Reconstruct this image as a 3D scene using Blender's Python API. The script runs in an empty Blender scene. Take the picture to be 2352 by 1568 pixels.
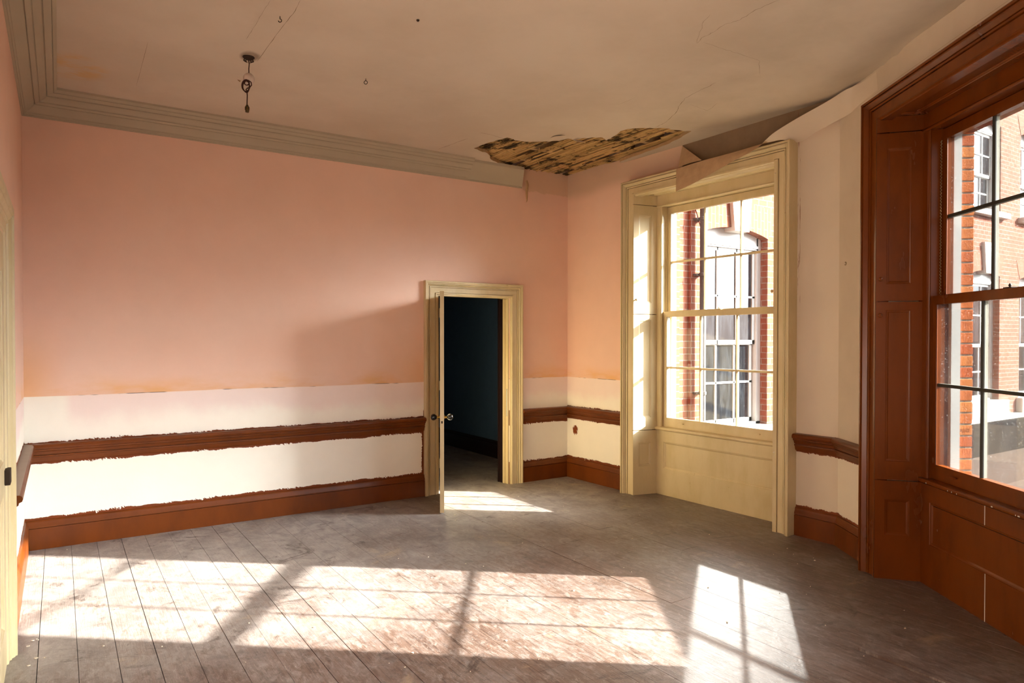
import bpy, bmesh, math, random
from mathutils import Vector, Matrix
random.seed(7)
S = bpy.context.scene
COL = S.collection

# ------------------------------------------------------------------ camera, sky, sun, exposure
F_PX, CY_PX = 1579.08, 796.4                      # for a 2352 x 1568 frame
cam_d = bpy.data.cameras.new('camera'); cam = bpy.data.objects.new('camera', cam_d); COL.objects.link(cam)
cam_d.sensor_width = 36.0; cam_d.lens = F_PX/2352*36.0; cam_d.shift_y = (CY_PX-784)/2352
cam_d.clip_start = 0.02; cam_d.clip_end = 300
yaw, pitch, roll = math.radians(33.3633), math.radians(-0.708), math.radians(0.034)
fw = Vector((math.sin(yaw), math.cos(yaw), 0)); rt = Vector((math.cos(yaw), -math.sin(yaw), 0)); up = Vector((0, 0, 1))
Fv = fw*math.cos(pitch)+up*math.sin(pitch); Uv = up*math.cos(pitch)-fw*math.sin(pitch)
Rv = rt*math.cos(roll)+Uv*math.sin(roll); Uv = Uv*math.cos(roll)-rt*math.sin(roll)
cam.matrix_world = Matrix(((Rv.x, Uv.x, -Fv.x, .2113), (Rv.y, Uv.y, -Fv.y, -5.923), (Rv.z, Uv.z, -Fv.z, 1.5), (0, 0, 0, 1)))
S.camera = cam

S.view_settings.view_transform = 'Standard'; S.view_settings.look = 'None'
S.view_settings.gamma = 1.0; S.view_settings.use_curve_mapping = False
S.view_settings.exposure = -0.05
S.cycles.max_bounces = 14; S.cycles.diffuse_bounces = 8; S.cycles.glossy_bounces = 4
S.cycles.transparent_max_bounces = 24; S.cycles.transmission_bounces = 6
S.cycles.use_denoising = True; S.cycles.sample_clamp_indirect = 12.0
S.cycles.caustics_reflective = False; S.cycles.caustics_refractive = False

# hazy sky: plain blue-white, brightening round the low sun
SKY, GLOW = 2.2, 185.0
SUN_TO = Vector((.7776, -.634, .432)).normalized()
W = bpy.data.worlds.new('sky'); S.world = W; W.use_nodes = True
_t = W.node_tree; bg = _t.nodes['Background']
_g = _t.nodes.new('ShaderNodeTexCoord'); _d = _t.nodes.new('ShaderNodeVectorMath'); _d.operation = 'DOT_PRODUCT'; _d.inputs[1].default_value = SUN_TO
_t.links.new(_g.outputs['Generated'], _d.inputs[0])
def _wm(op, a, b):
    n = _t.nodes.new('ShaderNodeMath'); n.operation = op
    for k, v in enumerate((a, b)):
        if isinstance(v, bpy.types.NodeSocket): _t.links.new(v, n.inputs[k])
        else: n.inputs[k].default_value = v
    return n.outputs[0]
_p = _wm('POWER', _wm('MAXIMUM', _d.outputs['Value'], 0.0), 34.0)
_t.links.new(_wm('ADD', _wm('MULTIPLY', _p, GLOW), SKY), bg.inputs[1])
_mx = _t.nodes.new('ShaderNodeMix'); _mx.data_type = 'RGBA'; _t.links.new(_p, _mx.inputs[0])
_mx.inputs[6].default_value = (.86, .93, 1.0, 1); _mx.inputs[7].default_value = (1.0, .97, .93, 1); _t.links.new(_mx.outputs[2], bg.inputs[0])
W.cycles.sampling_method = 'MANUAL'; W.cycles.sample_map_resolution = 512

SUN = 48.0
sd = bpy.data.lights.new('sun', 'SUN'); sun = bpy.data.objects.new('sun', sd); COL.objects.link(sun)
sd.energy = SUN; sd.color = (1.0, 0.95, 0.88); sd.angle = math.radians(0.6)
sun.rotation_mode = 'QUATERNION'
sun.rotation_quaternion = Vector((-.7776, .634, -.432)).to_track_quat('-Z', 'Y')
sun.location = (12, -9, 7)

# sunlight thrown back by the arched window of the wing across the corner
gd = bpy.data.lights.new('window_glint', 'AREA'); gl = bpy.data.objects.new('window_glint', gd); COL.objects.link(gl)
gd.shape = 'RECTANGLE'; gd.size = 0.52; gd.size_y = 1.75; gd.spread = math.radians(0.8); gd.energy = 1.7; gd.color = (1, .96, .90)
gl.rotation_mode = 'QUATERNION'
gdir = Vector((-.775, -.634, -.43)).normalized()
_x = gdir.cross(Vector((0, 0, 1))).normalized(); _y = _x.cross(gdir).normalized()
gl.rotation_quaternion = Matrix((_x, _y, -gdir)).transposed().to_quaternion()
gl.location = (6.46, -.93, 1.72)

# ------------------------------------------------------------------ helpers
def lin(h):
    h = h.lstrip('#'); o = []
    for i in (0, 2, 4):
        c = int(h[i:i+2], 16)/255
        o.append(c/12.92 if c <= .04045 else ((c+.055)/1.055)**2.4)
    return (*o, 1)

class NT:
    """small node-graph writer"""
    def __init__(s, name):
        s.mat = bpy.data.materials.new(name); s.mat.use_nodes = True
        s.t = s.mat.node_tree; s.b = s.t.nodes['Principled BSDF']; s._p = None
        s.b.inputs['Roughness'].default_value = .6
    def n(s, k): return s.t.nodes.new(k)
    def put(s, sock, v):
        if v is None: return
        if isinstance(v, bpy.types.NodeSocket): s.t.links.new(v, sock)
        elif isinstance(v, str): sock.default_value = lin(v)
        else: sock.default_value = v
    def pos(s):
        if s._p is None:
            g = s.n('ShaderNodeNewGeometry'); q = s.n('ShaderNodeSeparateXYZ'); s.t.links.new(g.outputs['Position'], q.inputs[0])
            s._p = (q.outputs[0], q.outputs[1], q.outputs[2]); s.pv = g.outputs['Position']
        return s._p
    def m(s, op, a, b=None, c=None, clamp=False):
        n = s.n('ShaderNodeMath'); n.operation = op; n.use_clamp = clamp
        for i, v in enumerate((a, b, c)): s.put(n.inputs[i], v)
        return n.outputs[0]
    def xyz(s, x, y, z):
        n = s.n('ShaderNodeCombineXYZ')
        for i, v in enumerate((x, y, z)): s.put(n.inputs[i], v)
        return n.outputs[0]
    def sc(s, fx, fy, fz):
        x, y, z = s.pos(); return s.xyz(s.m('MULTIPLY', x, fx), s.m('MULTIPLY', y, fy), s.m('MULTIPLY', z, fz))
    def noise(s, vec, scale=1., detail=3., rough=.5, dist=0.):
        n = s.n('ShaderNodeTexNoise'); s.put(n.inputs['Vector'], vec); n.inputs['Scale'].default_value = scale
        n.inputs['Detail'].default_value = detail; n.inputs['Roughness'].default_value = rough; n.inputs['Distortion'].default_value = dist
        return n.outputs['Fac']
    def white(s, v):
        n = s.n('ShaderNodeTexWhiteNoise'); n.noise_dimensions = '1D'; s.put(n.inputs['W'], v); return n.outputs['Value']
    def step(s, v, lo, hi):           # smooth 0..1
        n = s.n('ShaderNodeMapRange'); n.interpolation_type = 'SMOOTHSTEP'
        s.put(n.inputs['Value'], v); s.put(n.inputs['From Min'], lo); s.put(n.inputs['From Max'], hi)
        return n.outputs['Result']
    def mix(s, f, a, b, mode='MIX'):
        n = s.n('ShaderNodeMix'); n.data_type = 'RGBA'; n.blend_type = mode
        s.put(n.inputs[0], f); s.put(n.inputs[6], a); s.put(n.inputs[7], b); return n.outputs[2]
    def mul(s, *a):
        r = a[0]
        for b in a[1:]: r = s.m('MULTIPLY', r, b)
        return r
    def mx(s, *a):
        r = a[0]
        for b in a[1:]: r = s.m('MAXIMUM', r, b)
        return r
    def band(s, v, lo, hi, soft=.002):
        l = s.step(v, s.m('SUBTRACT', lo, soft), s.m('ADD', lo, soft)); h = s.step(v, s.m('SUBTRACT', hi, soft), s.m('ADD', hi, soft))
        return s.m('MULTIPLY', l, s.m('SUBTRACT', 1, h))
    def bump(s, h, st=.2, d=.01):
        n = s.n('ShaderNodeBump'); n.inputs['Strength'].default_value = st; n.inputs['Distance'].default_value = d
        s.put(n.inputs['Height'], h); s.t.links.new(n.outputs[0], s.b.inputs['Normal'])
    def done(s, col=None, rough=None, spec=None, metal=None):
        s.put(s.b.inputs['Base Color'], col); s.put(s.b.inputs['Roughness'], rough)
        s.put(s.b.inputs['Specular IOR Level'], spec); s.put(s.b.inputs['Metallic'], metal)
        return s.mat

def plain(name, col, rough=.6, spec=.4, metal=0., var=.10, scale=9., bump=0.):
    f = NT(name); f.pos(); n = f.noise(f.pv, scale, 4, .6)
    k = f.m('MULTIPLY_ADD', n, 2*var, 1-var)
    c = f.mix(1., col, f.xyz(k, k, k), 'MULTIPLY')
    if bump: f.bump(f.noise(f.pv, scale*6, 3, .6), bump, .004)
    return f.done(c, rough, spec, metal)

class MB:
    """collects geometry for ONE mesh; M is the frame it is written in"""
    def __init__(s, M=None): s.bm = bmesh.new(); s.M = M or Matrix.Identity(4); s.mi = 0
    def v(s, x, y, z): return s.bm.verts.new(s.M @ Vector((x, y, z)))
    def f(s, vs):
        try: q = s.bm.faces.new(vs); q.material_index = s.mi; return q
        except ValueError: return None
    def box(s, x0, x1, y0, y1, z0, z1, bev=0.):
        if bev:
            t = bmesh.new(); bmesh.ops.create_cube(t, size=1)
            for w in t.verts: w.co = Vector(((x0+x1)/2+w.co.x*(x1-x0), (y0+y1)/2+w.co.y*(y1-y0), (z0+z1)/2+w.co.z*(z1-z0)))
            bmesh.ops.bevel(t, geom=t.edges[:], offset=bev, segments=2, affect='EDGES', profile=.6)
            s.merge(t); return s
        V = [s.v(x, y, z) for x in (x0, x1) for y in (y0, y1) for z in (z0, z1)]
        for q in ((0, 1, 3, 2), (4, 6, 7, 5), (0, 4, 5, 1), (2, 3, 7, 6), (0, 2, 6, 4), (1, 5, 7, 3)): s.f([V[i] for i in q])
        return s
    def merge(s, t):
        mp = {w: s.v(*w.co) for w in t.verts}
        for q in t.faces: s.f([mp[w] for w in q.verts])
        t.free()
    def prism(s, pts, z0, z1):
        a = [s.v(x, y, z0) for x, y in pts]; b = [s.v(x, y, z1) for x, y in pts]; n = len(pts)
        s.f(a[::-1]); s.f(b)
        for i in range(n): s.f([a[i], a[(i+1) % n], b[(i+1) % n], b[i]])
        return s
    def extrude_y(s, pts, y0, y1):    # polygon in x,z pushed along y
        a = [s.v(x, y0, z) for x, z in pts]; b = [s.v(x, y1, z) for x, z in pts]; n = len(pts)
        s.f(a); s.f(b[::-1])
        for i in range(n): s.f([a[(i+1) % n], a[i], b[i], b[(i+1) % n]])
        return s
    def grid(s, rows, close=False):
        R = [[s.v(*p) for p in r] for r in rows]
        for i in range(len(R)-1):
            n = len(R[i])
            for j in range(n if close else n-1):
                s.f([R[i][j], R[i][(j+1) % n], R[i+1][(j+1) % n], R[i+1][j]])
        return R
    def tube(s, pts, r, seg=8, cap=True):
        P = [Vector(p) for p in pts]; rows = []
        rr = r if isinstance(r, (list, tuple)) else [r]*len(P)
        nrm = None
        for i, p in enumerate(P):
            d = (P[min(i+1, len(P)-1)]-P[max(i-1, 0)]).normalized()
            if nrm is None: nrm = d.orthogonal().normalized()
            nrm = (nrm-d*nrm.dot(d)).normalized(); bn = d.cross(nrm)
            rows.append([tuple(p+(nrm*math.cos(a)+bn*math.sin(a))*rr[i]) for a in [2*math.pi*k/seg for k in range(seg)]])
        R = s.grid(rows, True)
        if cap: s.f(R[0][::-1]); s.f(R[-1])
        return s
    def lathe(s, prof, o=(0, 0, 0), ax=(0, 0, 1), seg=16):
        o = Vector(o); ax = Vector(ax).normalized(); a = ax.orthogonal().normalized(); b = ax.cross(a)
        rows = [[tuple(o+ax*h+(a*math.cos(t)+b*math.sin(t))*max(r, 1e-4)) for t in [2*math.pi*k/seg for k in range(seg)]] for r, h in prof]
        R = s.grid(rows, True); s.f(R[0][::-1]); s.f(R[-1]); return s
    def board(s, w, h, th, fields=(), dep=.012, bev=.02, raised=0.):
        """panelled board: x 0..w, z 0..h, face at y=0 looking to -y, recessed fields (x0,x1,z0,z1)"""
        xs = sorted({0, w, *[v for q in fields for v in q[:2]]}); zs = sorted({0, h, *[v for q in fields for v in q[2:]]})
        for i in range(len(xs)-1):
            for j in range(len(zs)-1):
                cx, cz = (xs[i]+xs[i+1])/2, (zs[j]+zs[j+1])/2
                if any(q[0] < cx < q[1] and q[2] < cz < q[3] for q in fields): continue
                s.f([s.v(xs[i], 0, zs[j]), s.v(xs[i+1], 0, zs[j]), s.v(xs[i+1], 0, zs[j+1]), s.v(xs[i], 0, zs[j+1])])
        def ring(q, o, y): return [s.v(q[0]+o, y, q[2]+o), s.v(q[1]-o, y, q[2]+o), s.v(q[1]-o, y, q[3]-o), s.v(q[0]+o, y, q[3]-o)]
        for q in fields:
            L = [(0, 0), (.003, dep*.35), (bev*.45, dep*.45), (bev*.8, dep), (bev, dep)]
            if raised: L += [(bev+.012, dep), (bev+.03, dep-raised)]
            R = [ring(q, o, y) for o, y in L]
            for a, b in zip(R, R[1:]):
                for k in range(4): s.f([a[k], a[(k+1) % 4], b[(k+1) % 4], b[k]])
            s.f(R[-1])
        a = [s.v(0, 0, 0), s.v(w, 0, 0), s.v(w, 0, h), s.v(0, 0, h)]; b = [s.v(0, th, 0), s.v(w, th, 0), s.v(w, th, h), s.v(0, th, h)]
        for k in range(4): s.f([a[(k+1) % 4], a[k], b[k], b[(k+1) % 4]])
        s.f(b[::-1]); return s
    def surround(s, prof, w, h):
        """moulding round an opening: prof = (offset inwards, depth y)"""
        rows = []
        for o, y in prof: rows.append([(o, y, 0), (o, y, h-o), (w-o, y, h-o), (w-o, y, 0)])
        R = s.grid(rows); n = len(R)
        s.f([R[i][0] for i in range(n)]); s.f([R[i][3] for i in range(n)][::-1]); return s
    def run(s, prof, path, inward, m0=None, m1=None, cap=True):
        """moulding along a straight run; prof=(distance from wall, z); m0,m1: mitre slope at the ends"""
        a, b = Vector(path[0]), Vector(path[1]); d = (b-a).normalized(); nn = Vector(inward).normalized()
        rows = []
        for q, z in prof:
            p0 = a+nn*q+d*(q*(m0 or 0)); p1 = b+nn*q-d*(q*(m1 or 0)); rows.append([(p0.x, p0.y, z), (p1.x, p1.y, z)])
        R = s.grid(rows)
        if cap: s.f([r[0] for r in R]); s.f([r[1] for r in R][::-1])
        return s

def link(name, mb, mats, parent=None, smooth=False, loc=None):
    me = bpy.data.meshes.new(name)
    bmesh.ops.recalc_face_normals(mb.bm, faces=mb.bm.faces[:])
    mb.bm.to_mesh(me); mb.bm.free()
    for m_ in (mats if isinstance(mats, (list, tuple)) else [mats]): me.materials.append(m_)
    if smooth:
        me.polygons.foreach_set('use_smooth', [True]*len(me.polygons))
        if smooth != 'all': me.set_sharp_from_angle(angle=math.radians(smooth if smooth is not True else 38))
    o = bpy.data.objects.new(name, me); COL.objects.link(o)
    if parent: o.parent = parent
    if loc: o.location = loc
    return o
def tag(o, label, cat, kind=None, group=None):
    o['label'] = label; o['category'] = cat
    if kind: o['kind'] = kind
    if group: o['group'] = group
    return o
def empty(name, label, cat, M=None, loc=None, kind=None, group=None):
    o = bpy.data.objects.new(name, None); COL.objects.link(o); o.empty_display_size = .1
    if M is not None: o.matrix_world = M
    if loc: o.location = loc
    return tag(o, label, cat, kind, group)
def frame(o, u):                       # local x along the wall, local y outwards, z up
    u = Vector(u).normalized(); t = Vector((-u.y, u.x, 0))
    return Matrix(((u.x, t.x, 0, o[0]), (u.y, t.y, 0, o[1]), (0, 0, 1, 0), (0, 0, 0, 1)))
def meet(p, d, q, e):
    p, d, q, e = Vector(p), Vector(d), Vector(q), Vector(e); c = d.x*e.y-d.y*e.x
    k = ((q.x-p.x)*e.y-(q.y-p.y)*e.x)/c; return p+d*k

# ------------------------------------------------------------------ plan of the room
UY, UR = Vector((.0297, -.9996)), Vector((-.568, -.823)).normalized()
MY, MR = frame((4.7526, -.9313), UY), frame((4.531, -3.444), UR)
U3 = Vector((math.cos(math.radians(-160.9)), math.sin(math.radians(-160.9))))
TY, TR, T3 = [Vector((-u.y, u.x)) for u in (UY, UR, U3)]
OY, OR = Vector((4.7526, -.9313)), Vector((4.531, -3.444))
WU = 1.806                              # width over the window surround
B2 = OR+UR*2.34+TR*.11                  # second bend of the bay
def wy(t): return (OY+TY*t, UY)
def wr(t): return (OR+TR*t, UR)
def w3(t): return (B2+T3*(t-.11), U3)
CEIL = 3.23

# ------------------------------------------------------------------ materials
CREAM, PINK, BLUSH, BROWN = '#eee8dc', '#e2bca8', '#e9d6cf', '#73340c'

def wall_mat(name, kind, ux, uy):
    f = NT(name); x, y, z = f.pos()
    a = f.m('ADD', f.m('MULTIPLY', x, ux), f.m('MULTIPLY', y, uy))
    av = f.xyz(a, 0., 0.); big = f.noise(av, 2.3, 2); mid = f.noise(av, 9., 2)
    br = f.noise(f.xyz(f.m('ADD', f.m('MULTIPLY', a, 62.), f.m('MULTIPLY', z, 34.)), 0., f.m('MULTIPLY', z, 30.)), 1., 4, .72, .5)
    mod = f.m('MULTIPLY_ADD', f.step(f.noise(av, 3.1, 2), .42, .62), .9, .10)
    ragged = f.m('ADD', f.m('ADD', f.m('MULTIPLY', big, .030), f.m('MULTIPLY', f.m('SUBTRACT', mid, .5), .030)), f.mul(f.m('SUBTRACT', br, .5), .085, mod))
    patch = f.noise(f.pv, 1.6, 4, .6); fine = f.noise(f.pv, 60., 3, .6)
    if kind in ('pink', 'bay', 'leftw'):
        line = f.m('ADD', 1.072, f.m('MULTIPLY', f.noise(av, 1.1, 3), .026))
        upm = f.step(z, f.m('SUBTRACT', line, .003), f.m('ADD', line, .003))
        fade = f.step(f.m('ADD', z, f.m('MULTIPLY', f.m('SUBTRACT', patch, .5), .35)), .83, .97)
        blush = f.mix(fade, CREAM, BLUSH)
        if kind == 'pink':                       # cream patches near the left corner
            blush = f.mix(f.step(x, .22, .30), CREAM, blush)
        low = f.mix(f.step(z, .66, .70), CREAM, blush)
        pink = f.mix(f.step(patch, .40, .68), PINK, '#e2bfac')
        st = f.mul(f.m('SUBTRACT', 1, f.step(z, 1.09, f.m('ADD', 1.13, f.m('MULTIPLY', patch, .26)))), f.step(f.noise(f.xyz(f.m('MULTIPLY', a, 1.6), 0., f.m('MULTIPLY', z, 5.)), 1., 4, .6), .38, .70))
        if kind == 'pink':
            st = f.mx(st, f.mul(f.m('SUBTRACT', 1, f.step(x, .0, .28)), f.m('SUBTRACT', 1, f.step(z, 1.1, 1.75)), .7))
            st = f.mx(st, f.mul(f.step(x, 2.6, 3.1), f.m('SUBTRACT', 1, f.step(x, 3.1, 3.3)), f.m('SUBTRACT', 1, f.step(z, 1.1, 1.6)), .6))
        pink = f.mix(f.mul(st, .75), pink, '#dba25e')
        c = f.mix(upm, low, pink)
        crack = f.mul(f.band(z, f.m('SUBTRACT', line, .0026), f.m('ADD', line, .0012), .0008), f.step(f.noise(av, 2.1, 3, .7), .50, .58))
        c = f.mix(crack, c, '#3b3f42')
    else:
        c = f.mix(f.step(patch, .35, .7), '#c9baa5', '#c0b09a')
        c = f.mix(f.step(z, .66, .70), '#e2d6c2', c)
    if kind == 'pink':
        rim = f.mul(f.step(x, 4.235, 4.25), f.step(f.m('ADD', z, f.m('MULTIPLY', f.noise(f.pv, 14., 3), .06)), 3.06, 3.075))
        c = f.mix(rim, c, '#d3b196')
    if kind == 'bay':
        c = f.mix(f.step(f.m('MULTIPLY', y, -1.), 1.7, 1.75), c, '#c9baa5')
        grey = f.step(f.m('ADD', z, f.m('MULTIPLY', f.noise(f.pv, 2., 2), .12)), 3.02, 3.16); c = f.mix(f.mul(grey, .7), c, '#b79c84')
        ex = f.mul(f.step(f.m('MULTIPLY', y, -1.), 1.60, 1.605), f.step(f.m('SUBTRACT', z, f.m('MULTIPLY', f.m('MAXIMUM', f.m('SUBTRACT', f.m('MULTIPLY', y, -1.), 2.72), 0.), .26)), 3.0, 3.004))
        c = f.mix(ex, c, f.mix(f.noise(f.pv, 5., 4, .7), '#8a7359', '#6c5844'))
        blob = f.m('ADD', f.m('POWER', f.m('DIVIDE', f.m('ADD', y, .135), .045), 2.), f.m('POWER', f.m('DIVIDE', f.m('SUBTRACT', z, .52), .055), 2.))
        bm_ = f.m('SUBTRACT', 1, f.step(f.m('ADD', blob, f.m('MULTIPLY', f.m('SUBTRACT', br, .5), 3.2)), .75, .95))
        edge = f.mul(f.band(y, -2.758, -2.735, .004), f.step(f.noise(f.xyz(f.m('MULTIPLY', y, 60.), 0., f.m('MULTIPLY', z, 4.)), 1., 4, .7), .52, .62), f.step(z, 1.6, 1.7), .8)
        c = f.mix(f.mx(bm_, edge), c, BROWN)
    if kind == 'cream2':
        seam = f.mul(f.band(z, 3.085, 3.088, .001), .5); c = f.mix(seam, c, '#8f7a5c')
    # brown paint cut in loosely round rail and skirting
    top, bot = (.752, .622) if kind == 'pink' else (.765, .655)
    m1 = f.band(z, f.m('SUBTRACT', bot-.004, f.m('MULTIPLY', ragged, 1.)), f.m('ADD', top-.006, f.m('MULTIPLY', ragged, .9)), .0015)
    m2 = f.m('SUBTRACT', 1, f.step(z, f.m('ADD', .208 if kind == 'pink' else .215, ragged), f.m('ADD', .211 if kind == 'pink' else .218, ragged)))
    br_m = f.mx(m1, m2)
    if kind == 'pink':
        br3 = f.noise(f.xyz(f.m('MULTIPLY', x, 30.), 0., f.m('MULTIPLY', z, 70.)), 1., 3, .65)
        m3 = f.mul(f.step(f.m('ADD', x, f.m('MULTIPLY', f.m('SUBTRACT', br3, .5), .05)), 3.082, 3.086), f.m('SUBTRACT', 1, f.step(x, 3.2, 3.21)), f.m('SUBTRACT', 1, f.step(z, .63, .64)))
        m4 = f.mul(f.step(f.m('ADD', x, f.m('MULTIPLY', f.m('SUBTRACT', br3, .5), .02)), 3.098, 3.101), f.m('SUBTRACT', 1, f.step(x, 3.2, 3.21)), f.m('SUBTRACT', 1, f.step(z, .80, .83)))
        br_m = f.mx(br_m, m3, m4)
    c = f.mix(br_m, c, f.mix(f.noise(f.pv, 20., 3), BROWN, '#5c2a09'))
    k = f.m('MULTIPLY_ADD', f.noise(f.pv, 2.2, 5, .62), .16, .92)
    c = f.mix(1., c, f.xyz(k, k, k), 'MULTIPLY')
    f.bump(f.m('ADD', fine, f.m('MULTIPLY', patch, 3.)), .12, .004)
    return f.done(c, .72, .25)

def wood_paint(name, col, col2, rough, spec, chips=None):
    f = NT(name); x, y, z = f.pos()
    n = f.noise(f.sc(6, 6, 2.2), 1., 4, .6); n2 = f.noise(f.sc(70, 70, 9), 1., 3, .6)
    c = f.mix(f.step(n, .35, .75), col, col2)
    if chips:
        ch = f.step(f.noise(f.sc(26, 26, 14), 1., 4, .75), .71, .74); c = f.mix(f.mul(ch, .8), c, chips)
    f.bump(n2, .10, .003)
    return f.done(c, f.m('MULTIPLY_ADD', n, .08, rough-.04), spec)

M = {}
M['wall_pink'] = wall_mat('pink_wall_paint', 'pink', 1, 0)
M['wall_bay'] = wall_mat('window_wall_paint', 'bay', UY.x, UY.y)
M['wall_cream'] = wall_mat('bay_wall_paint', 'cream2', UR.x, UR.y)
M['wall_left'] = wall_mat('left_wall_paint', 'leftw', 0, 1)
M['yellow'] = wood_paint('cream_gloss', '#c7b58e', '#bba87d', .42, .45, '#8d7444')
M['brown'] = wood_paint('brown_gloss', '#663009', '#582806', .26, .26)
M['brown2'] = wood_paint('brown_skirting_gloss', '#673109', '#572807', .36, .28)
M['rail_top'] = plain('dusty_rail_top', '#9a8a7c', .8, .2)
M['white'] = plain('white_outside_paint', '#b4b5b2', .5, .4, var=.05)
M['bar_dark'] = plain('weathered_bar', '#2c2a22', .6, .3, var=.25)
M['putty'] = plain('putty', '#cfcdbd', .7, .3)
M['plaster'] = plain('bare_plaster', '#a98a64', .9, .15, var=.25, scale=25, bump=.5)
M['black'] = plain('black_ceramic', '#16130f', .18, .6, var=.1)
M['brass'] = plain('worn_brass', '#9c7a34', .35, .5, 1., var=.2)
M['iron'] = plain('rusty_iron', '#33261c', .7, .3, .3, var=.3, scale=40)
M['chain'] = plain('chain_steel', '#9a8a6a', .4, .5, .8, var=.3, scale=80)
M['flex'] = plain('brown_flex', '#3a1d10', .7, .3, var=.2)
M['porcelain'] = plain('dusty_porcelain', '#c9b8ac', .4, .5, var=.08)
M['paperf'] = plain('lining_paper_face', '#cbbca7', .75, .2, var=.06, scale=4)
M['paperb'] = plain('lining_paper_back', '#b89a78', .9, .1, var=.25, scale=14)
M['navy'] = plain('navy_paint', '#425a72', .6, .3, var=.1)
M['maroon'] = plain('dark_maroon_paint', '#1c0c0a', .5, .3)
M['lead'] = plain('lead_grey', '#3b3a3a', .7, .3, var=.3, scale=3)

def ceiling_mat():
    f = NT('ceiling_distemper'); x, y, z = f.pos()
    n = f.noise(f.pv, 1.1, 5, .62); n2 = f.noise(f.pv, 7., 4, .6)
    c = f.mix(f.step(n, .3, .7), '#c6b8a6', '#bbac99')
    # greyer, blotchy part by the window wall
    g = f.step(f.m('ADD', f.m('SUBTRACT', x, f.m('MULTIPLY', y, .55)), f.m('MULTIPLY', n2, .9)), 5.2, 6.1)
    c = f.mix(f.mul(g, f.step(n, .35, .7), .35), c, '#a89c8c')
    ox = f.m('ADD', f.m('POWER', f.m('DIVIDE', f.m('SUBTRACT', x, .30), .20), 2.), f.m('POWER', f.m('DIVIDE', f.m('ADD', y, .70), .26), 2.))
    st = f.mul(f.m('SUBTRACT', 1, f.step(ox, .3, 1.2)), f.step(f.noise(f.sc(5, 9, 1), 1., 4, .7), .36, .60))
    c = f.mix(f.mul(st, .55), c, '#c79a55')
    soot = f.m('SUBTRACT', 1, f.step(f.m('ADD', f.m('POWER', f.m('DIVIDE', f.m('SUBTRACT', x, 1.20), .06), 2.), f.m('POWER', f.m('DIVIDE', f.m('ADD', y, 1.50), .09), 2.)), .3, 1.3))
    c = f.mix(f.mul(soot, .75, f.step(n2, .25, .6)), c, '#6b5a48')
    f.bump(n2, .10, .006)
    return f.done(c, .85, .15)
M['ceil'] = ceiling_mat()
M['cornice'] = plain('cornice_distemper', '#a89c88', .85, .15, var=.08, scale=3)
M['crack'] = plain('crack_gap', '#66513c', .95, .05)

def lath_mat():
    f = NT('split_laths'); x, y, z = f.pos()
    r = f.white(f.m('FLOOR', f.m('MULTIPLY', x, 27.)))
    n = f.noise(f.sc(60, 5, 60), 1., 4, .7); d = f.noise(f.sc(9, 6, 9), 1., 4, .65)
    c = f.mix(r, '#c2a06c', '#a38454'); c = f.mix(f.step(n, .45, .75), c, '#805f38'); c = f.mix(f.mul(f.step(f.m('ADD', d, f.m('MULTIPLY', f.m('SUBTRACT', f.noise(f.pv, 2.2, 2), .5), .5)), .50, .66), .92), c, '#1d1610')
    f.bump(n, .5, .004); return f.done(c, .9, .1)
M['lath'] = lath_mat()

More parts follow.
